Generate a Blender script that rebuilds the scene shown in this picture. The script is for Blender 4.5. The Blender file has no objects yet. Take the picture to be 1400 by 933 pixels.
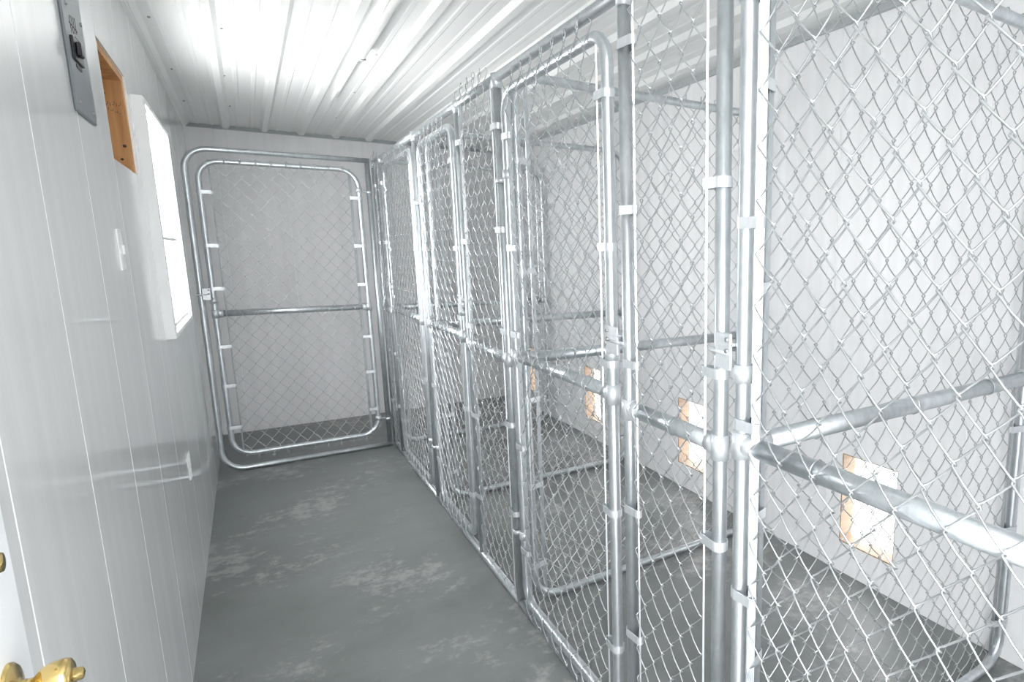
import bpy, math, random
from mathutils import Vector, Matrix
random.seed(7)
S = bpy.context.scene
COL = S.collection
R = math.radians

# ---------------------------------------------------------------- camera, world, lights, exposure
cd = bpy.data.cameras.new('camera'); cam = bpy.data.objects.new('camera', cd); COL.objects.link(cam)
F_PX, YAW, PITCH, ROLL, CAM_H = 830.48, 34.9037, 9.6939, -0.0686, 1.2677
cd.sensor_width = 36; cd.lens = F_PX / 1400 * 36
cd.shift_x = -224.14 / 1400; cd.shift_y = 17.49 / 1400
cd.clip_start = 0.02; cd.clip_end = 200
_y, _p, _r = R(YAW), R(PITCH), R(ROLL)
fw = Vector((math.sin(_y) * math.cos(_p), math.cos(_y) * math.cos(_p), -math.sin(_p)))
rt = Vector((math.cos(_y), -math.sin(_y), 0)); up = rt.cross(fw)
rr = rt * math.cos(_r) + up * math.sin(_r); uu = up * math.cos(_r) - rt * math.sin(_r)
cam.matrix_world = Matrix(((rr.x, uu.x, -fw.x, 0), (rr.y, uu.y, -fw.y, 0), (rr.z, uu.z, -fw.z, CAM_H), (0, 0, 0, 1)))
S.camera = cam

w = bpy.data.worlds.new('overcast_sky'); S.world = w; w.use_nodes = True
bg = w.node_tree.nodes['Background']; bg.inputs[0].default_value = (0.985, 0.985, 1.0, 1); bg.inputs[1].default_value = 5.4

def area(name, loc, rot, sx, sy, power, col=(1, 1, 1)):
    l = bpy.data.lights.new(name, 'AREA'); l.shape = 'RECTANGLE'; l.size = sx; l.size_y = sy; l.energy = power; l.color = col
    o = bpy.data.objects.new(name, l); COL.objects.link(o); o.location = loc; o.rotation_euler = rot
    return o
def portal(loc, rot, sx, sy):
    o = area('sky_portal', loc, rot, sx, sy, 1); o.data.cycles.is_portal = True; return o
portal((-0.39, 3.08, 1.365), (0, R(-90), 0), 0.76, 0.74)
portal((0.19, -0.2, 1.0), (R(90), 0, 0), 0.84, 1.95)
for _a, _b in ((1.235, 1.485), (2.355, 2.60), (3.49, 3.72), (4.57, 4.78)):
    portal((1.90, (_a + _b) / 2, 0.31), (0, R(90), 0), 0.36, _b - _a)
# daylight entering by the open entrance behind the camera
area('daylight_entrance', (-0.80, -1.05, 1.20), (R(84), 0, R(-38)), 1.1, 2.0, 95, (0.98, 0.99, 1.0))
# daylight entering by the window in the left wall
area('daylight_window', (-0.40, 3.08, 1.40), (0, R(-96), 0), 0.75, 0.72, 22, (1.0, 1.0, 1.0))

S.view_settings.view_transform = 'Standard'; S.view_settings.look = 'None'
S.view_settings.gamma = 1; S.view_settings.use_curve_mapping = False
S.view_settings.exposure = 0.38
S.cycles.diffuse_bounces = 8; S.cycles.max_bounces = 16; S.cycles.transparent_max_bounces = 16

# ---------------------------------------------------------------- sizes
XL, XR, XK = -0.254, 1.825, 0.693
YN, YB, H = -0.14, 5.151, 2.08
YA, YBB, YC, YD = 0.823, 1.956, 3.09, 4.224
WT = 0.11

# ---------------------------------------------------------------- materials
def mat(name, col, rough=0.5, metal=0.0, spec=0.5):
    m = bpy.data.materials.new(name); m.use_nodes = True
    b = m.node_tree.nodes['Principled BSDF']
    b.inputs['Base Color'].default_value = (*col, 1); b.inputs['Roughness'].default_value = rough
    b.inputs['Metallic'].default_value = metal; b.inputs['Specular IOR Level'].default_value = spec
    return m
def nd(m, t, **kw):
    n = m.node_tree.nodes.new(t)
    for k, v in kw.items():
        if k in n.inputs: n.inputs[k].default_value = v
        else: setattr(n, k, v)
    return n
def lk(m, a, b): m.node_tree.links.new(a, b)
def ramp(m, src, stops):
    r = nd(m, 'ShaderNodeValToRGB'); e = r.color_ramp.elements
    while len(e) < len(stops): e.new(0.5)
    for i, (p, c) in enumerate(stops):
        e[i].position = p; e[i].color = (*c, 1) if len(c) == 3 else c
    lk(m, src, r.inputs[0]); return r.outputs[0]
def bsdf(m): return m.node_tree.nodes['Principled BSDF']
def coords(m, scale):
    tc = nd(m, 'ShaderNodeTexCoord'); mp = nd(m, 'ShaderNodeMapping'); mp.inputs['Scale'].default_value = scale
    lk(m, tc.outputs['Object'], mp.inputs[0]); return mp.outputs[0]

def galvanised(name, c0, c1, rough, metal):
    m = mat(name, c0, rough, metal)
    v = coords(m, (45, 45, 22)); n = nd(m, 'ShaderNodeTexNoise', Scale=1.0, Detail=5.0, Roughness=0.65); lk(m, v, n.inputs['Vector'])
    lk(m, ramp(m, n.outputs[0], [(0.3, c0), (0.7, c1)]), bsdf(m).inputs['Base Color'])
    rg = ramp(m, n.outputs[0], [(0.3, (rough + 0.06,) * 3), (0.7, (rough - 0.04,) * 3)]); lk(m, rg, bsdf(m).inputs['Roughness'])
    return m
PIPE = galvanised('galvanised_pipe', (0.50, 0.54, 0.56), (0.66, 0.70, 0.72), 0.34, 0.86)
WIRE = galvanised('galvanised_wire', (0.44, 0.46, 0.47), (0.60, 0.62, 0.63), 0.30, 0.85)
BAND = galvanised('galvanised_band', (0.56, 0.60, 0.62), (0.70, 0.73, 0.75), 0.4, 0.6)

def wall_mat(name, axis, col, rough):
    m = mat(name, col, rough, 0, 0.5)
    sc = (180, 180, 1.2)
    n = nd(m, 'ShaderNodeTexNoise', Scale=1.0, Detail=3.0); lk(m, coords(m, sc), n.inputs['Vector'])
    bp = nd(m, 'ShaderNodeBump', Strength=0.05, Distance=0.002); lk(m, n.outputs[0], bp.inputs['Height']); lk(m, bp.outputs[0], bsdf(m).inputs['Normal'])
    n2 = nd(m, 'ShaderNodeTexNoise', Scale=1.0, Detail=2.0); lk(m, coords(m, (22, 22, 0.5)), n2.inputs['Vector'])
    lk(m, ramp(m, n2.outputs[0], [(0.3, tuple(c * 0.93 for c in col)), (0.7, col)]), bsdf(m).inputs['Base Color'])
    return m
WALL = wall_mat('glossy_white_wall_panel', 0, (0.80, 0.805, 0.805), 0.09)
WALLB = wall_mat('satin_white_wall_panel', 0, (0.84, 0.84, 0.85), 0.38)
JOINT = mat('white_panel_joint', (0.86, 0.88, 0.88), 0.3)
WHITE = mat('white_vinyl', (0.84, 0.85, 0.85), 0.35)
CEIL = mat('white_steel_sheet', (0.82, 0.83, 0.82), 0.42, 0.0, 0.5)
TRIMM = mat('grey_channel_trim', (0.42, 0.45, 0.46), 0.45)
DARK = mat('dark_steel', (0.05, 0.05, 0.055), 0.4, 0.3)
BLACK = mat('black_plastic', (0.012, 0.012, 0.016), 0.35)
PLATE = mat('grey_painted_steel', (0.22, 0.245, 0.26), 0.42, 0.3)
BRASS = mat('polished_brass', (0.78, 0.58, 0.24), 0.16, 1.0)
DOORM = mat('white_painted_door', (0.82, 0.84, 0.86), 0.4)
SCREW = mat('screw_head_grey', (0.28, 0.29, 0.29), 0.4, 0.5)
TUBE = mat('frosted_tube', (0.88, 0.88, 0.86), 0.25)

m = FLOOR = mat('painted_grey_floor', (0.17, 0.18, 0.18), 0.40, 0, 0.5)
n1 = nd(m, 'ShaderNodeTexNoise', Scale=1.0, Detail=8.0, Roughness=0.62); lk(m, coords(m, (2.2, 3.0, 1)), n1.inputs['Vector'])
base = ramp(m, n1.outputs[0], [(0.3, (0.155, 0.167, 0.164)), (0.72, (0.24, 0.25, 0.252))])
n2 = nd(m, 'ShaderNodeTexNoise', Scale=1.0, Detail=9.0, Roughness=0.72); lk(m, coords(m, (17, 19, 1)), n2.inputs['Vector'])
n3 = nd(m, 'ShaderNodeTexNoise', Scale=1.0, Detail=2.0); lk(m, coords(m, (2.3, 2.3, 1)), n3.inputs['Vector'])
mul = nd(m, 'ShaderNodeMath', operation='MULTIPLY'); lk(m, n2.outputs[0], mul.inputs[0]); lk(m, n3.outputs[0], mul.inputs[1])
msk = ramp(m, mul.outputs[0], [(0.280, (0, 0, 0)), (0.37, (0.6, 0.6, 0.6))])
mx = nd(m, 'ShaderNodeMix', data_type='RGBA'); mx.inputs[7].default_value = (0.42, 0.41, 0.40, 1)
lk(m, msk, mx.inputs[0]); lk(m, base, mx.inputs[6]); lk(m, mx.outputs[2], bsdf(m).inputs['Base Color'])
lk(m, ramp(m, n1.outputs[0], [(0.3, (0.36,) * 3), (0.7, (0.5,) * 3)]), bsdf(m).inputs['Roughness'])
bp = nd(m, 'ShaderNodeBump', Strength=0.15, Distance=0.004); lk(m, n2.outputs[0], bp.inputs['Height']); lk(m, bp.outputs[0], bsdf(m).inputs['Normal'])

m = WOOD = mat('raw_lumber', (0.5, 0.3, 0.14), 0.65)
n1 = nd(m, 'ShaderNodeTexNoise', Scale=1.0, Detail=6.0, Distortion=0.6); lk(m, coords(m, (60, 60, 5)), n1.inputs['Vector'])
lk(m, ramp(m, n1.outputs[0], [(0.3, (0.40, 0.20, 0.075)), (0.7, (0.60, 0.34, 0.15))]), bsdf(m).inputs['Base Color'])
m = PLY = mat('pale_wood_reveal', (0.62, 0.50, 0.40), 0.6)
n1 = nd(m, 'ShaderNodeTexNoise', Scale=1.0, Detail=5.0); lk(m, coords(m, (8, 8, 60)), n1.inputs['Vector'])
lk(m, ramp(m, n1.outputs[0], [(0.3, (0.26, 0.185, 0.125)), (0.7, (0.36, 0.27, 0.20))]), bsdf(m).inputs['Base Color'])
INK = mat('ink_mark', (0.06, 0.04, 0.03), 0.7)
m = GROUND = mat('pale_gravel_ground', (0.7, 0.69, 0.66), 0.9)
n1 = nd(m, 'ShaderNodeTexNoise', Scale=40.0, Detail=4.0)
lk(m, ramp(m, n1.outputs[0], [(0.3, (0.62, 0.61, 0.58)), (0.7, (0.78, 0.77, 0.74))]), bsdf(m).inputs['Base Color'])
# window glass: scattering added so the pane reads as blown-out daylight
m = GLASS = bpy.data.materials.new('window_glass'); m.use_nodes = True
for n in list(m.node_tree.nodes): m.node_tree.nodes.remove(n)
o_ = nd(m, 'ShaderNodeOutputMaterial'); t_ = nd(m, 'ShaderNodeBsdfTransparent'); g_ = nd(m, 'ShaderNodeBsdfGlossy', Roughness=0.03)
tr_ = nd(m, 'ShaderNodeBsdfTranslucent'); tr_.inputs[0].default_value = (0.95, 0.96, 0.96, 1)
x_ = nd(m, 'ShaderNodeMixShader'); x_.inputs[0].default_value = 0.5; y_ = nd(m, 'ShaderNodeMixShader'); y_.inputs[0].default_value = 0.06
# pane with added haze: part clear, part scattering, a little gloss
lk(m, t_.outputs[0], x_.inputs[1]); lk(m, tr_.outputs[0], x_.inputs[2]); lk(m, x_.outputs[0], y_.inputs[1]); lk(m, g_.outputs[0], y_.inputs[2]); lk(m, y_.outputs[0], o_.inputs[0])

# ---------------------------------------------------------------- mesh helpers
class MB:
    def __init__(s): s.v = []; s.f = []; s.sm = []
    def add(s, v, f, smooth=False):
        b = len(s.v); s.v += [tuple(p) for p in v]; s.f += [tuple(i + b for i in q) for q in f]; s.sm += [smooth] * len(f); return s
    def box(s, a, b, bev=0.0):
        (x0, y0, z0), (x1, y1, z1) = a, b
        if bev <= 0:
            v = [(x, y, z) for z in (z0, z1) for y in (y0, y1) for x in (x0, x1)]
            return s.add(v, [(0, 2, 3, 1), (4, 5, 7, 6), (0, 1, 5, 4), (2, 6, 7, 3), (0, 4, 6, 2), (1, 3, 7, 5)])
        # chamfered box: three plates of corners
        lo, hi = (x0, y0, z0), (x1, y1, z1); c = bev; v = []; idx = {}
        for sx in (0, 1):
            for sy in (0, 1):
                for sz in (0, 1):
                    for ax in range(3):
                        p = []
                        for k, sg in enumerate((sx, sy, sz)):
                            e = hi[k] if sg else lo[k]
                            p.append(e if k == ax else e + (-c if sg else c))
                        idx[(sx, sy, sz, ax)] = len(v); v.append(tuple(p))
        f = []
        for ax in range(3):
            o = [k for k in range(3) if k != ax]
            for sg in (0, 1):
                q = []
                for (a_, b_) in ((0, 0), (1, 0), (1, 1), (0, 1)):
                    k = [0, 0, 0]; k[ax] = sg; k[o[0]] = a_; k[o[1]] = b_; q.append(idx[(*k, ax)])
                f.append(tuple(q))
            for a_ in (0, 1):
                for b_ in (0, 1):
                    k0 = [0, 0, 0]; k0[o[0]] = a_; k0[o[1]] = b_; k1 = list(k0); k1[ax] = 1
                    f.append((idx[(*k0, o[0])], idx[(*k1, o[0])], idx[(*k1, o[1])], idx[(*k0, o[1])]))
        for sx in (0, 1):
            for sy in (0, 1):
                for sz in (0, 1): f.append(tuple(idx[(sx, sy, sz, ax)] for ax in range(3)))
        return s.add(v, f)
    def tube(s, pts, r, n=12, closed=False, cap=True):
        P = [Vector(p) for p in pts]; N = len(P); rs = r if isinstance(r, (list, tuple)) else [r] * N
        T = []
        for i in range(N):
            a = P[(i - 1) % N] if (closed or i > 0) else P[i]; b = P[(i + 1) % N] if (closed or i < N - 1) else P[i]
            T.append((b - a).normalized())
        ref = Vector((0, 1, 0)) if abs(T[0].y) < 0.9 else Vector((1, 0, 0))
        nrm = (ref - T[0] * ref.dot(T[0])).normalized(); v = []
        cs = [(math.cos(2 * math.pi * k / n), math.sin(2 * math.pi * k / n)) for k in range(n)]
        for i in range(N):
            nrm = (nrm - T[i] * nrm.dot(T[i])).normalized(); bn = T[i].cross(nrm)
            for c, q in cs: v.append(P[i] + nrm * (c * rs[i]) + bn * (q * rs[i]))
        f = []
        for i in range(N if closed else N - 1):
            j = (i + 1) % N
            for k in range(n): f.append((i * n + k, i * n + (k + 1) % n, j * n + (k + 1) % n, j * n + k))
        s.add(v, f, True)
        if cap and not closed:
            b = len(s.v) - len(v)
            s.f += [tuple(b + k for k in range(n))[::-1], tuple(b + (N - 1) * n + k for k in range(n))]; s.sm += [False, False]
        return s
    def lathe(s, prof, origin, axis, n=24):
        # prof: (distance along axis, radius)
        ax = Vector(axis).normalized(); ref = Vector((0, 0, 1)) if abs(ax.z) < 0.9 else Vector((1, 0, 0))
        a = (ref - ax * ref.dot(ax)).normalized(); b = ax.cross(a); o = Vector(origin); v = []
        for d, r in prof:
            for k in range(n):
                t = 2 * math.pi * k / n; v.append(o + ax * d + a * (math.cos(t) * r) + b * (math.sin(t) * r))
        f = [(i * n + k, i * n + (k + 1) % n, (i + 1) * n + (k + 1) % n, (i + 1) * n + k) for i in range(len(prof) - 1) for k in range(n)]
        return s.add(v, f, True)
    def prism(s, poly, z0, z1):
        # poly in XY extruded along z
        n = len(poly); v = [(x, y, z0) for x, y in poly] + [(x, y, z1) for x, y in poly]
        f = [tuple(range(n))[::-1], tuple(range(n, 2 * n))] + [(k, (k + 1) % n, n + (k + 1) % n, n + k) for k in range(n)]
        return s.add(v, f)
    def build(s, name, material, parent=None, loc=None):
        me = bpy.data.meshes.new(name); me.from_pydata(s.v, [], s.f)
        me.polygons.foreach_set('use_smooth', s.sm); me.materials.append(material); me.update()
        o = bpy.data.objects.new(name, me); COL.objects.link(o)
        if parent is not None: o.parent = parent
        if loc: o.location = loc
        return o
def share(src, name, parent, loc=(0, 0, 0), rot=(0, 0, 0)):
    o = bpy.data.objects.new(name, src.data); COL.objects.link(o); o.parent = parent; o.location = loc; o.rotation_euler = rot; return o
def thing(name, label, cat, loc=(0, 0, 0), rz=0, group=None):
    o = bpy.data.objects.new(name, None); COL.objects.link(o); o.location = loc; o.rotation_euler = (0, 0, rz); o.empty_display_size = 0.1
    o['label'] = label; o['category'] = cat
    if group: o['group'] = group
    return o
def tag(o, label, cat):
    o['label'] = label; o['category'] = cat; return o
def struct(o, label, cat):
    o['kind'] = 'structure'; o['label'] = label; o['category'] = cat; return o

# ---------------------------------------------------------------- structure
# floor slab
struct(MB().box((XL - WT, YN - WT, -0.12), (XR + WT, YB + WT, 0)).build('floor', FLOOR), 'grey painted floor with pale scuffs and worn patches', 'floor')
struct(MB().box((-40, -40, -0.5), (40, 40, -0.4)).build('ground', GROUND), 'pale ground outside, glimpsed through the small wall openings', 'ground')

def rect_minus(a0, a1, b0, b1, holes):
    """split a rectangle into pieces around the holes"""
    A = sorted({a0, a1, *[min(max(h[k], a0), a1) for h in holes for k in (0, 1)]})
    B = sorted({b0, b1, *[min(max(h[k], b0), b1) for h in holes for k in (2, 3)]})
    out = []
    for i in range(len(A) - 1):
        run = None
        for j in range(len(B) - 1):
            ca, cb = (A[i] + A[i + 1]) / 2, (B[j] + B[j + 1]) / 2
            solid = not any(h[0] < ca < h[1] and h[2] < cb < h[3] for h in holes)
            if solid and run is None: run = B[j]
            if not solid and run is not None: out.append((A[i], A[i + 1], run, B[j])); run = None
        if run is not None: out.append((A[i], A[i + 1], run, b1))
    return out
grow = 0.12
SK = 0.006  # thickness of a facing panel
def wall(name, axis, face, sign, a0, a1, holes, joints, material, label, wt=WT):
    """axis 0: plane x=face, running in y; axis 1: plane y=face, running in x. sign: direction away from the room."""
    def bx(mb, a, b, z0, z1, d0, d1, bev=0):
        lo, hi = sorted((face + sign * d0, face + sign * d1))
        if axis == 0: mb.box((lo, a, z0), (hi, b, z1), bev)
        else: mb.box((a, lo, z0), (b, hi, z1), bev)
    core = MB()
    for (p0, p1, q0, q1) in rect_minus(a0, a1, 0, H + 0.05, holes): bx(core, p0, p1, q0, q1, SK - 0.0035, 0.03)
    wide = [(h[0] - grow, h[1] + grow, h[2] - grow, h[3] + grow) if h is WIN else h for h in holes]
    for (p0, p1, q0, q1) in rect_minus(a0, a1, 0, H + 0.05, wide): bx(core, p0, p1, q0, q1, 0.03, wt)
    c = struct(core.build(name, JOINT), label, 'wall')
    js = [a0] + [j for j in joints if a0 < j < a1] + [a1]
    for i in range(len(js) - 1):
        g = 0.0014
        s0, s1 = js[i] + (g if i else 0), js[i + 1] - (g if i < len(js) - 2 else 0)
        mb = MB(); pcs = rect_minus(s0, s1, 0.0, H, [h for h in holes if h[1] > s0 and h[0] < s1])
        for (p0, p1, q0, q1) in pcs: bx(mb, p0, p1, q0, q1, 0, SK - 0.003, 0.001 if len(pcs) == 1 else 0)
        mb.build('wall_panel', material, c)
    return c
WIN = (2.715, 3.45, 0.985, 1.745)
BOX = (2.15, 2.60, 1.50, 1.795)
DOGS = [(1.235, 1.485), (2.355, 2.60), (3.49, 3.72), (4.57, 4.78)]
DZ = (0.125, 0.49)
wall('wall_left', 0, XL, -1, YN - WT, YB + WT, [WIN, BOX], [0.24, 0.62, 1.0, 1.38, 1.76, 2.145, 2.525, 2.905, 3.285, 3.665, 4.045, 4.425, 4.805], WALL, 'glossy white ribbed panel wall left of the corridor')
wall('wall_back', 1, YB, 1, XL, XR, [], [-0.10, 0.28, 0.66, 1.04, 1.42, 1.80], WALLB, 'white panelled end wall behind the corridor end gate')
wall('wall_right', 0, XR, 1, YN - WT, YB + WT, [(a, b, *DZ) for a, b in DOGS], [0.24, 0.62, 1.0, 1.56, 1.94, 2.27, 2.72, 3.10, 3.41, 3.79, 4.17, 4.49, 4.93], WALLB, 'white panelled wall behind the kennels with small openings', wt=0.070)
wall('wall_near', 1, YN, -1, XL, XR, [(XL + 0.03, 0.60, 0.0, 1.98)], [0.66, 1.04, 1.42], WALLB, 'white panelled wall around the entrance')

# ceiling: ribbed steel sheet (one mesh running the length of the room)
def ceiling():
    prof = []; x = XL - WT
    majors = [-0.247 + 0.2145 * k for k in range(0, 11)]
    pts = [(XL - WT, H)]
    for k, xm in enumerate(majors):
        if xm + 0.03 > XR + 0.05: break
        pts += [(xm - 0.028, H), (xm - 0.013, H - 0.019), (xm + 0.013, H - 0.019), (xm + 0.028, H)]
        for q in (0.071, 0.143):
            xc = xm + q
            if xc < XR: pts += [(xc - 0.011, H), (xc - 0.006, H - 0.0025), (xc + 0.006, H - 0.0025), (xc + 0.011, H)]
    pts += [(XR + WT, H)]
    n = len(pts); top = H + 0.03
    v = [(x, yy, z) for yy in (YN - WT, YB + WT) for x, z in pts] + [(XL - WT, YN - WT, top), (XR + WT, YN - WT, top), (XL - WT, YB + WT, top), (XR + WT, YB + WT, top)]
    f = [(i, i + 1, n + i + 1, n + i) for i in range(n - 1)] + [(2 * n, 2 * n + 1, 2 * n + 3, 2 * n + 2)]
    o = MB().add(v, f).build('ceiling', CEIL)
    return struct(o, 'white ribbed steel sheet ceiling with small screws', 'ceiling')
CE = ceiling()
sc0 = MB().lathe([(0, 0.0045), (0.003, 0.0045), (0.0045, 0.0028), (0.005, 0.0001)], (0, 0, 0), (0, 0, -1), 8).build('screw', SCREW, CE, (-0.2, 2.95, H))
for yy in (2.2, 2.95, 3.7, 4.43):
    for xx in (-0.2, 0.0, 0.205, 0.40, 0.535, 0.62, 0.845, 1.06, 1.27, 1.5, 1.7):
        if (xx, yy) != (-0.2, 2.95): share(sc0, 'screw', CE, (xx + random.uniform(-.008, .008), yy + random.uniform(-.01, .01), H))

# channel trims under the ceiling
struct(MB().box((XL + 0.016, YB - 0.016, H - 0.024), (XR - 0.016, YB, H - 0.0185)).box((XL + 0.016, YB - 0.003, H - 0.0185), (XR - 0.016, YB, H)).build('trim_1', TRIMM), 'dark channel trim under the ceiling on the end wall', 'trim')
struct(MB().box((XL, YN, H - 0.022), (XL + 0.005, YB, H)).box((XL + 0.005, YN, H - 0.022), (XL + 0.014, YB, H - 0.018)).build('trim_2', CEIL), 'thin white channel trim along the top of the left wall', 'trim')
struct(MB().box((XR - 0.014, YN, H - 0.030), (XR, YB, H - 0.022)).box((XR - 0.003, YN, H - 0.022), (XR, YB, H)).build('trim_3', TRIMM), 'grey channel trim along the top of the wall behind the kennels', 'trim')

# small dog openings through the right wall
for i, (a, b) in enumerate(DOGS):
    t = 0.005; x0, x1 = XR + 0.0035, XR + 0.075
    mb = MB().box((x0, b - t, DZ[0]), (x1, b, DZ[1])).box((x0, a, DZ[0]), (x1, a + t, DZ[1]))
    o = struct(mb.build('door_%d' % (i + 2), PLY), ['small square dog opening low in the wall of the nearest kennel, beyond the first partition', 'small dog opening seen behind the second tall post pair', 'small dog opening in the third kennel from the camera', 'small dog opening in the far corner behind the end partition'][i], 'dog door')
    MB().box((x0, a + t, DZ[0]), (x1, b - t, DZ[0] + t)).build('threshold', PLY, o)
    MB().box((x0, a + t, DZ[1] - t), (x1, b - t, DZ[1])).build('header', PLY, o)

# window
def window():
    y0, y1, z0, z1 = WIN; X0 = XL
    sur = MB(); xf = X0 + 0.030; q = 0.018
    # box frame standing 3 cm proud of the wall
    sur.box((X0 - 0.002, y0 - q - 0.015, z0 - q), (xf, y0, z1 + q), 0.002).box((X0 - 0.002, y1, z0 - q), (xf, y1 + q, z1 + q), 0.002)
    sur.box((X0 - 0.002, y0, z1), (xf, y1, z1 + q), 0.002).box((X0 - 0.002, y0, z0 - q), (xf, y1, z0), 0.002)
    o = struct(sur.build('window_1', WHITE), 'tall white vinyl window glowing with daylight in the left wall', 'window')
    fr = MB(); xa, xb = X0 - 0.025, X0 + 0.018; w_ = 0.006
    fr.box((xa, y0, z0), (xb, y0 + w_, z1)).box((xa, y1 - w_, z0), (xb, y1, z1)).box((xa, y0 + w_, z1 - w_), (xb, y1 - w_, z1)).box((xa, y0 + w_, z0), (xb, y1 - w_, z0 + w_))
    fr.build('window_frame', WHITE, o)
    zm = 1.31
    for nm, a, b, xx in (('sash', z0 + w_, zm + 0.008, X0 + 0.000), ('sash', zm - 0.008, z1 - w_, X0 - 0.016)):
        s = MB(); q = 0.011
        s.box((xx, y0 + w_, a), (xx + 0.014, y0 + w_ + q, b)).box((xx, y1 - w_ - q, a), (xx + 0.014, y1 - w_, b))
        s.box((xx, y0 + w_ + q, a), (xx + 0.014, y1 - w_ - q, a + q)).box((xx, y0 + w_ + q, b - q), (xx + 0.014, y1 - w_ - q, b))
        so = s.build(nm, WHITE, o)
        MB().add([(xx + 0.008, y0 + w_ + q, a + q), (xx + 0.008, y1 - w_ - q, a + q), (xx + 0.008, y1 - w_ - q, b - q), (xx + 0.008, y0 + w_ + q, b - q)], [(0, 1, 2, 3)]).build('pane', GLASS, so)
window()

# unfinished access opening with bare lumber
def access():
    y0, y1, z0, z1 = BOX; xb = XL - WT
    st = MB().box((xb, y1 - 0.035, z0), (XL - 0.006, y1, z1 - 0.02))
    o = tag(st.build('stud', WOOD), '', '')
    del o['label']; del o['category']
    root = thing('wall_recess', 'open rectangular recess showing orange brown lumber beside the window', 'recess', (0, 0, 0))
    o.parent = root
    MB().box((xb, y0, z1 - 0.02), (XL - 0.006, y1, z1)).build('header', WOOD, root)
    MB().box((xb, y0, z0), (XL - 0.012, y1 - 0.035, z0 + 0.012)).build('sill', WOOD, root)
    MB().box((xb, y0, z0 + 0.012), (XL - 0.012, y0 + 0.035, z1 - 0.02)).build('stud', WOOD, root)
    MB().box((xb - 0.012, y0, z0), (xb, y1, z1)).build('backing_board', WOOD, root)
    yk = y1 - 0.0355
    k0 = None
    for (dx, z, r) in ((0.05, 1.735, .004), (0.06, 1.66, .003), (0.02, 1.585, .005), (0.03, 1.545, .004), (0.07, 1.70, .003)):
        MB().lathe([(0, r), (0.0008, r * 0.9), (0.001, 0.0001)], (XL - dx, yk + 0.0005, z), (0, -1, 0), 8).build('knot', INK, root)
    mk = MB()
    for i in range(14):
        x_, z_ = XL - 0.078 + 0.0048 * i, 1.702 + 0.003 * math.sin(i * 2.1)
        mk.box((x_, yk, z_), (x_ + (0.0012 if i % 3 else 0.0036), yk + 0.001, z_ + (0.009 if i % 3 else 0.0018)))
    for i in range(6):
        x_, z_ = XL - 0.045 + 0.005 * i, 1.688 - 0.002 * i
        mk.box((x_, yk, z_), (x_ + (0.003 if i % 2 else 0.0012), yk + 0.001, z_ + (0.0016 if i % 2 else 0.007)))
    mk.build('stamp_mark', INK, root)
    MB().box((XL - 0.020, y1 - 0.003, z0), (XL - 0.0005, y1 + 0.0, z1)).build('edge_strip', WHITE, root)
access()

# electrical panel cover on the left wall
def breaker():
    r = thing('breaker_panel', 'grey steel electrical cover plate with black breaker high on the left wall', 'electrical panel', (XL, 1.735, 1.545))
    MB().box((0, 0, 0), (0.006, 0.20, 0.36), 0.003).build('cover_plate', PLATE, r)
    b = MB().box((0.006, 0.030, 0.105), (0.011, 0.115, 0.150), 0.001).build('breaker', BLACK, r)
    MB().box((0.011, 0.045, 0.115), (0.019, 0.075, 0.142), 0.002).build('breaker_switch', BLACK, b)
    MB().box((0.006, 0.055, 0.094), (0.008, 0.10, 0.101)).build('latch_pull', DARK, r)
    for (yy, zz) in ((0.03, 0.022), (0.165, 0.022), (0.04, 0.212), (0.175, 0.208)):
        MB().lathe([(0, 0.0045), (0.002, 0.0045), (0.003, 0.003), (0.0032, 0.0001)], (0.006, yy, zz), (1, 0, 0), 10).build('screw', SCREW, r)
    mk = MB()
    for i in range(4): mk.box((0.006, 0.06 + 0.018 * i, 0.160 + 0.004 * i), (0.0065, 0.062 + 0.018 * i, 0.195 + 0.003 * i))
    mk.box((0.006, 0.05, 0.178), (0.0065, 0.125, 0.180)).box((0.006, 0.09, 0.160), (0.0065, 0.150, 0.162))
    mk.build('wiring_diagram', INK, r)
breaker()

# wall plates
def plate(y, z, label, toggle):
    r = thing('switch_plate' if toggle else 'outlet_cover', label, 'wall plate', (XL, y, z))
    MB().box((0, -0.03, -0.05), (0.0035, 0.03, 0.05), 0.001).build('plate', WHITE, r)
    if toggle: MB().box((0.0035, -0.005, -0.012), (0.009, 0.005, 0.012), 0.002).build('toggle', WHITE, r)
    else:
        for dz in (-0.022, 0.022): MB().box((0.0035, -0.013, dz - 0.014), (0.005, 0.013, dz + 0.014), 0.001).build('socket', WHITE, r)
plate(2.03, 1.27, 'white light switch plate at mid height on the glossy left wall', True)
plate(2.84, 0.47, 'white outlet cover low on the glossy left wall', False)

# ceiling strip light
def strip_light():
    r = thing('strip_light', 'thin white unlit tube light on the ribbed ceiling above the corridor', 'ceiling light', (0.462, 0, 0))
    MB().box((-0.008, 1.55, H - 0.022), (0.008, 3.86, H - 0.0025), 0.003).build('mounting_channel', WHITE, r)
    MB().tube([(0, 1.5, H - 0.036), (0, 2.86, H - 0.036)], 0.0135, 16).build('tube', TUBE, r)
    MB().tube([(0, 2.86, H - 0.036), (0, 2.90, H - 0.036)], 0.0155, 16).build('end_cap', WHITE, r)
    MB().box((-0.006, 2.872, H - 0.0525), (0.012, 2.876, H - 0.030)).build('contact_slot', DARK, r)
    MB().box((-0.012, 3.62, H - 0.03), (-0.007, 3.84, H - 0.002), 0.001).build('clip', WHITE, r)
strip_light()

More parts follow.
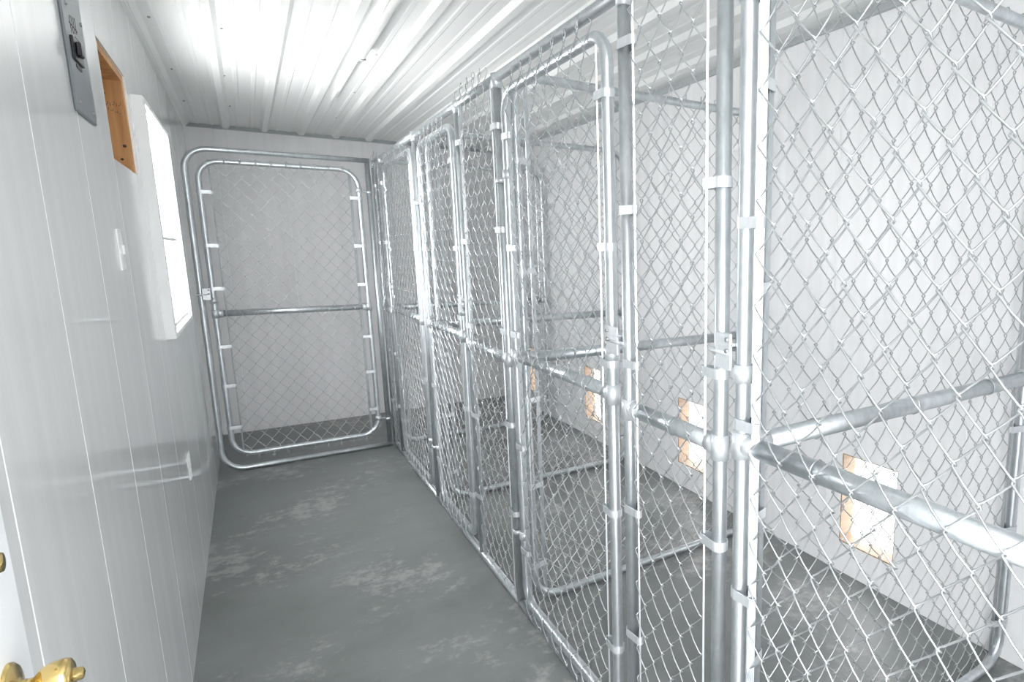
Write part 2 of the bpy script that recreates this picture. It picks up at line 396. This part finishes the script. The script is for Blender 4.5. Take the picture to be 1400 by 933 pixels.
# entrance door, opened flat against the left wall
def door():
    o = MB().box((XL + 0.012, 0.05, 0.01), (XL + 0.047, 0.787, 1.95), 0.003).build('door_1', DOORM)
    struct(o, 'white entrance door swung open against the left wall, brass knob at bottom left', 'door')
    kx = XL + 0.047
    pr = [(0, 0.034), (0.004, 0.034), (0.009, 0.030), (0.013, 0.020), (0.016, 0.014), (0.03, 0.0125), (0.034, 0.016), (0.040, 0.022), (0.052, 0.0265), (0.064, 0.0275), (0.072, 0.0275), (0.078, 0.0255), (0.081, 0.021), (0.082, 0.011), (0.0825, 0.010), (0.093, 0.009), (0.095, 0.0065), (0.0955, 0.0001)]
    k = MB().lathe([(d * 0.5, q * (0.76 if i < 3 else 0.62)) for i, (d, q) in enumerate(pr)], (kx, 0.722, 0.886), (1, 0, 0), 32).build('door_knob', BRASS, o)
    MB().box((kx + 0.0415, 0.720, 0.8855), (kx + 0.0483, 0.724, 0.8865)).build('thumb_slot', DARK, k)
    MB().lathe([(0, 0.018), (0.004, 0.018), (0.008, 0.015), (0.010, 0.009), (0.014, 0.008), (0.0145, 0.0001)], (kx, 0.712, 1.01), (1, 0, 0), 28).build('deadbolt', BRASS, o)
door()

# ---------------------------------------------------------------- kennel panels (local: X along the panel, -Y towards the viewer, Z up)
RP, RM = 0.0142, 0.0178
MESH_N = -0.010
BAR_N = -0.005
def rrect(u0, u1, z0, z1, rad, n=7):
    pts = []
    for (cx, cz, a0) in ((u1 - rad, z0 + rad, -90), (u1 - rad, z1 - rad, 0), (u0 + rad, z1 - rad, 90), (u0 + rad, z0 + rad, 180)):
        for k in range(n + 1):
            a = R(a0 + 90 * k / n); pts.append((cx + rad * math.cos(a), 0, cz + rad * math.sin(a)))
    return pts
def link_mesh(u0, u1, z0, z1, parent, n0=MESH_N, diag=1, rw=0.00135, sides=6, side=1, knuckle=True, rails=()):
    """vertical hooked zigzag wires between two tension bars; diag=1: the front strands run down to the right"""
    W, HH = 0.0355, 0.0412
    cols = max(2, round((u1 - u0) / W)); W = (u1 - u0) / cols
    rows = int((z1 - z0) / HH)
    HH = (z1 - z0) / rows
    mb = MB(); d = 0.0040 * side; e = 0.0018
    sg = 1 if n0 > 0 else -1
    def N(z):
        o = n0
        for (zr, rr_, rn_) in rails:
            need = rn_ + sg * (rr_ + 0.0065)
            o += (need - n0) * math.exp(-((z - zr) / 0.045) ** 2) if (need - n0) * sg > 0 else 0
        return o
    for c in range(cols):
        uL, uR = u0 + c * W, u0 + (c + 1) * W
        pts = []
        jit = [random.uniform(-0.0012, 0.0012) for _ in range(3)]
        for r_ in range(rows + 1):
            z = z1 - r_ * HH
            right = (r_ + c) % 2 == 1
            ub = uR if right else uL; s = 1 if right else -1
            ub += jit[0] * math.sin(r_ * 0.7 + c)
            # front (-) before a right bend when diag = 1
            f0 = (-1 if right else 1) * diag
            seq = [(-0.0018, 1.0, 0.0046), (0.6, 0.8, 0.0030), (1.0, 0.0, 0.0), (0.6, -0.8, -0.0030), (-0.0018, -1.0, -0.0046)]
            for q, (k, fn, dz) in enumerate(seq):
                off = k if abs(k) < 0.01 else k * e
                pts.append((ub + s * off, N(z + dz) + f0 * fn * d, z + dz))
            if r_ < rows:
                pts.append(((uL + uR) / 2, N(z - HH / 2) - f0 * (abs(d) + 0.0015) * side, z - HH / 2))
        mb.tube(pts, rw, sides, cap=False)
    if knuckle:
        for c in range(1, cols):
            for zz, top in ((z1, 1), (z1 - rows * HH, 0)):
                rr_ = 0 if top else rows
                if (rr_ + c) % 2 == 0:
                    s = 1 if top else -1; u = u0 + c * W; tw = random.uniform(-0.7, 0.7); hh = random.uniform(0.014, 0.020)
                    lp = []
                    for k in range(9):
                        a = -math.pi / 2 + (k - 0) * 2 * math.pi / 8 * 0.94
                        lp.append((u + 0.0065 * math.cos(a) * math.cos(tw), N(zz) + 0.0065 * math.cos(a) * math.sin(tw) + 0.002 * k / 8, zz + s * (hh * 0.5 + 0.002 + hh * 0.5 * math.sin(a))))
                    mb.tube(lp, rw, 5, cap=False)
    o = mb.build('chain_link_mesh', WIRE, parent); o['kind'] = 'stuff'
    return o
BANDS = {}
def band(parent, u, z, du, r=RP, n1=BAR_N, h=0.019, name='tension_band'):
    """strap round the post at u that clamps a tension bar at u+du"""
    key = (round(du, 4), round(r, 4), round(n1, 4), h)
    if key not in BANDS:
        def hull(rp, rb):
            L = math.hypot(du, n1); a = math.atan2(n1, du); c = math.acos(max(-1, min(1, (rp - rb) / L)))
            pts = []
            for k in range(11):
                t = a + c + (2 * math.pi - 2 * c) * k / 10; pts.append((rp * math.cos(t), rp * math.sin(t)))
            for k in range(5):
                t = a - c + 2 * c * k / 4; pts.append((du + rb * math.cos(t), n1 + rb * math.sin(t)))
            return pts
        o_ = hull(r + 0.0024, 0.0085); i_ = hull(r + 0.0004, 0.0065); n = len(o_)
        v = [(x, y, -h / 2) for x, y in o_] + [(x, y, h / 2) for x, y in o_] + [(x, y, -h / 2) for x, y in i_] + [(x, y, h / 2) for x, y in i_]
        f = []
        for k in range(n):
            j = (k + 1) % n
            f += [(k, j, n + j, n + k), (2 * n + j, 2 * n + k, 3 * n + k, 3 * n + j), (n + k, n + j, 3 * n + j, 3 * n + k), (j, k, 2 * n + k, 2 * n + j)]
        BANDS[key] = MB().add(v, f).build(name, BAND, parent, (u, 0, z)); return BANDS[key]
    return share(BANDS[key], name, parent, (u, 0, z))
def tbar(parent, u, z0, z1, ang=0.0, n=BAR_N, wd=0.0070):
    c, s = math.cos(ang), math.sin(ang); t = 0.0018
    poly = [(u + a * c * wd - b * s * t, n + a * s * wd + b * c * t) for a, b in ((-1, -1), (1, -1), (1, 1), (-1, 1))]
    return MB().prism(poly, z0, z1).build('tension_bar', PIPE, parent)
def clamp(parent, u, z, s, rm=RM, rn=0.006, rp=RP):
    """sleeve round the upright with a cup that receives the middle rail; s = side of the rail"""
    mb = MB().lathe([(-0.024, rp), (-0.024, rp + 0.004), (0.024, rp + 0.004), (0.024, rp)], (u, 0, z), (0, 0, 1), 20)
    mb.lathe([(0.008, rm + 0.001), (0.012, rm + 0.004), (0.036, rm + 0.0035), (0.036, rm)], (u, rn, z), (s, 0, 0), 20)
    o = mb.build('rail_clamp', BAND, parent)
    return o
def ties(parent, u0, u1, z, r, n, step=0.33, nn=0.006):
    k = 0; u = u0 + 0.13
    while u < u1 - 0.05:
        pts = []
        for q in range(11):
            a = 2 * math.pi * q / 10 * 1.02; pts.append((u + 0.004 * q / 10, nn + (r + 0.002) * math.cos(a), z + (r + 0.002) * math.sin(a)))
        pts += [(u + 0.008, pts[-1][1] - 0.004, z - 0.012), (u + 0.014, pts[-1][1] - 0.002, z - 0.024)]
        MB().tube(pts, 0.0014, 5).build('tie_wire', WIRE, parent); u += step
def mid_rail(parent, u0, u1, z, rn=0.006, r=RM):
    return MB().tube([(u0 + 0.014, rn, z), (u1 - 0.014, rn, z)], r, 20).build('mid_rail', PIPE, parent)
BZ = (1.655, 1.315, 0.975, 0.645, 0.315)

def framed_panel(root, u0, u1, z0, z1, zm, rad=0.09, bl=0.040, br=0.040, ang=(0.3, 0.3), bz=BZ, diag=1, r=RP, rm=RM, mesh_top=0.03, rw=0.00135, mesh_n=MESH_N, bar_n=BAR_N, rn=0.006, bar_l=True, bar_r=True, off=(0, 0), sides=6, side=1):
    """rounded tube frame, middle rail, mesh, tension bars and bands"""
    MB().tube(rrect(u0, u1, z0, z1, rad), r, 16, closed=True).build('frame', PIPE, root)
    mid_rail(root, u0, u1, zm, rn, rm); clamp(root, u0, zm, 1, rm, rn, r); clamp(root, u1, zm, -1, rm, rn, r)
    zb0, zb1 = z0 + 0.0, z1 + 0.005
    tbar(root, u0 + bl, zb0, zb1, ang[0], bar_n); tbar(root, u1 - br, zb0, zb1, ang[1], bar_n)
    for z in bz:
        band(root, u0, z + off[0], bl, r, bar_n); band(root, u1, z + off[1], -br, r, bar_n)
    link_mesh(u0 + bl, u1 - br, z0 - 0.016, z1 + mesh_top, root, mesh_n, diag, sides=sides, side=side, rw=rw, rails=((z0, r, 0), (z1, r, 0), (zm, rm, rn)))
    ties(root, u0 + bl, u1 - br, zm, rm, mesh_n, nn=rn)

def fork_latch(root, u, z, s, gap=0.06):
    """latch on the gate upright at u, its fork reaches the post at u + s*gap"""
    l = MB().lathe([(-0.016, RP + 0.0005), (-0.016, RP + 0.004), (0.016, RP + 0.004), (0.016, RP + 0.0005)], (u, 0, z - 0.035), (0, 0, 1), 18).build('latch_collar', BAND, root)
    mb = MB()
    a, b = sorted((u + s * 0.010, u + s * (gap - 0.008)))
    mb.box((a, -RP - 0.008, z - 0.030), (b, -RP - 0.003, z + 0.035), 0.0015)
    mb.box((a, -RP - 0.0085, z + 0.012), (b, RP + 0.004, z + 0.018), 0.001)
    mb.build('latch_plate', BAND, root)
    f = MB()
    for nn in (-RP - 0.005, RP + 0.005):
        f.tube([(u + s * 0.015, nn, z), (u + s * (gap + 0.004), nn, z), (u + s * (gap + 0.018), nn * 0.8, z + 0.002)], 0.0045, 8)
    f.tube([(u + s * gap - 0.0, 0, z - 0.008), (u + s * gap, 0, z + 0.004)], RP + 0.004, 16)
    f.build('latch_fork', BAND, root)
    for dz in (0.024, 0.004):
        MB().lathe([(0, 0.0042), (0.004, 0.0042), (0.0045, 0.0001)], (u + s * 0.018, -RP - 0.008, z + dz), (0, -1, 0), 6).build('bolt', SCREW, root)
def hinge(root, u, z, s, gap=0.06):
    mb = MB().lathe([(-0.014, RP), (-0.014, RP + 0.0035), (0.014, RP + 0.0035), (0.014, RP)], (u, 0, z), (0, 0, 1), 16)
    mb.lathe([(-0.02, RP), (-0.02, RP + 0.0035), (-0.004, RP + 0.0035), (-0.004, RP)], (u + s * gap, 0, z), (0, 0, 1), 16)
    mb.tube([(u + s * 0.01, 0.006, z - 0.006), (u + s * (gap - 0.01), 0.006, z - 0.008)], 0.006, 8)
    o = mb.build('hinge', BAND, root)
    MB().lathe([(0, 0.006), (0.008, 0.006), (0.009, 0.0001)], (u + s * gap * 0.5, 0.0, z - 0.006), (0, 1, 0), 6).build('nut', DARK, o)

KH = 1.812
def sleeve(root, u, z0, z1, r=RP):
    MB().lathe([(0, r), (0, r + 0.0032), (z1 - z0, r + 0.0032), (z1 - z0, r)], (u, 0, z0), (0, 0, 1), 18).build('post_sleeve', BAND, root)

def front_section(yfar, ynear, narrow, label, extra_posts=(), ang=(1.1, 1.1), zt=KH, bzl=BZ, bzr=BZ, diag=1, tall=0.0):
    """fixed frame: posts, head rail, floor rail, and the narrow fixed bay of mesh.  narrow = (far y, near y)"""
    rt_ = thing('kennel_front_frame', label, 'fence', (XK, yfar, 0), -math.pi / 2, 'fixed kennel front frames')
    U = lambda y: yfar - y
    MB().tube([(0, 0, zt - 0.014), (U(ynear), 0, zt - 0.014)], RP, 18).build('head_rail', PIPE, rt_)
    MB().tube([(0, 0, 0.0145), (U(ynear), 0, 0.0145)], 0.0142, 14).build('floor_rail', PIPE, rt_)
    n0, n1 = U(narrow[0]), U(narrow[1])
    for y in sorted({*narrow, *extra_posts}, reverse=True):
        MB().tube([(U(y), 0, 0.026), (U(y), 0, zt - 0.0)], RP, 18).build('post', PIPE, rt_)
        sleeve(rt_, U(y), zt - 0.045, zt - 0.001)
    zm = 0.905
    mid_rail(rt_, n0, n1, zm); clamp(rt_, n0, zm, 1); clamp(rt_, n1, zm, -1)
    bl = 0.042
    tbar(rt_, n0 + bl, 0.03, zt - 0.02, ang[0]); tbar(rt_, n1 - bl, 0.03, zt - 0.02, ang[1])
    for z in bzl: band(rt_, n0, z, bl)
    for z in bzr: band(rt_, n1, z, -bl)
    link_mesh(n0 + bl, n1 - bl, 0.036, zt + 0.02, rt_, diag=diag, rails=((zt - 0.014, RP, 0), (zm, RM, 0.006)))
    ties(rt_, n0 + bl, n1 - bl, zm, RM, 0)
    return rt_

# nearest frame: posts at first partition, gate 2 latch post
front_section(1.973, 0.10, (1.181, 0.848), 'kennel front frame with the two tallest posts, nearest narrow mesh bay', extra_posts=(0.10,), ang=(-0.5, -0.6), bzl=(1.691, 1.353, 1.015, 0.665, 0.341), bzr=(1.384, 1.045, 0.709, 0.37, 0.10))
front_section(3.12, 1.973, (2.405, 1.973), 'kennel front frame behind the first one, second narrow mesh bay', ang=(0.6, -0.45), bzl=(1.66, 1.30, 0.98, 0.62, 0.28), bzr=(1.654, 1.333, 1.0, 0.678, 0.355))
front_section(4.224, 3.12, (4.224, 3.985), 'farthest kennel front frame, meeting the corridor end gate', extra_posts=(3.12,), ang=(0.5, 0.6))

def _g(o, g): o['group'] = g; return o
def kennel_gate(yfar, ynear, label, latch, ang, zt=1.742, off=(0, 0), z0=0.056, bz=(1.611, 1.275, 1.0, 0.623, 0.25), rw=0.00135):
    g = thing('kennel_gate', label, 'gate', (XK, yfar, 0), -math.pi / 2, 'kennel gates along the corridor')
    L = yfar - ynear
    framed_panel(g, 0, L, z0, zt, 0.925, rad=0.065, bz=bz, rw=rw, ang=ang, off=off, mesh_top=0.028)
    if latch == 'near': fork_latch(g, L, 1.06, 1, 0.07); hinge(g, 0, 1.50, -1, 0.066); hinge(g, 0, 0.30, -1, 0.066)
    else: fork_latch(g, 0, 1.09, -1, 0.06); hinge(g, L, 1.50, 1, 0.066); hinge(g, L, 0.30, 1, 0.066)
    return g
kennel_gate(0.787, 0.166, 'nearest chain link kennel gate filling the right of the view', 'far', (0.8, 0.2), bz=(1.665, 1.312, 0.965, 0.64, 0.30), rw=0.0016)
kennel_gate(1.905, 1.258, 'second kennel gate, round-cornered, in the middle of the row', 'near', (0.9, -0.55))
kennel_gate(3.045, 2.49, 'third kennel gate from the camera', 'near', (-0.3, -0.5))
kennel_gate(3.905, 3.195, 'farthest kennel gate, next to the corridor end', 'far', (0.6, 0.5))

def partition(y, label, x0=0.742, x1=1.790, ang=(0.2, 0.9)):
    p = thing('kennel_partition', label, 'fence', (0, y, 0), 0, 'partitions between the kennels')
    framed_panel(p, x0, x1, 0.017, 1.812, 0.909, rad=0.085, r=0.0145, rm=0.0195, diag=-1, bz=(1.55, 1.2, 0.86 - 0.1, 0.45, 0.15), ang=ang, mesh_top=0.018, mesh_n=0.010, bar_n=0.005, rn=-0.006, sides=5, side=1)
    return p
partition(YA, 'chain link partition behind the nearest gate, ending at the right wall')
partition(YBB, 'second chain link partition, between the nearest and the middle dog openings')
partition(YC, 'third chain link partition from the camera')
partition(YD, 'farthest chain link partition with a round top corner, near the end wall', x1=1.775)

# corridor end: outer frame with a gate in it
cf = thing('corridor_end_frame', 'round-cornered tube frame standing across the corridor end', 'fence', (0, YD, 0))
_fp = [(0.670, 0, 0.016)] + [(-0.116 - 0.11 * math.sin(R(a)), 0, 0.126 - 0.11 * math.cos(R(a))) for a in range(0, 91, 10)] + [(-0.116 - 0.11 * math.cos(R(a)), 0, 1.696 + 0.11 * math.sin(R(a))) for a in range(0, 91, 10)] + [(0.670, 0, 1.806)]
MB().tube(_fp, 0.0145, 16).build('frame', PIPE, cf)
MB().tube([(0.655, 0, 0.032), (0.655, 0, 1.79)], 0.0145, 16).build('upright', PIPE, cf)
cg = thing('corridor_gate', 'chain link gate closing the corridor end inside a tube frame', 'gate', (0, YD, 0))
framed_panel(cg, -0.172, 0.598, 0.10, 1.745, 0.921, rad=0.10, bz=(1.58, 1.295, 1.06, 0.735, 0.51, 0.265), diag=-1, ang=(1.3, 0.3), mesh_top=0.0, bl=0.050, br=0.045)
fork_latch(cg, -0.172, 1.03, -1, 0.054); hinge(cg, 0.598, 1.63, 1, 0.057); hinge(cg, 0.598, 0.20, 1, 0.057)
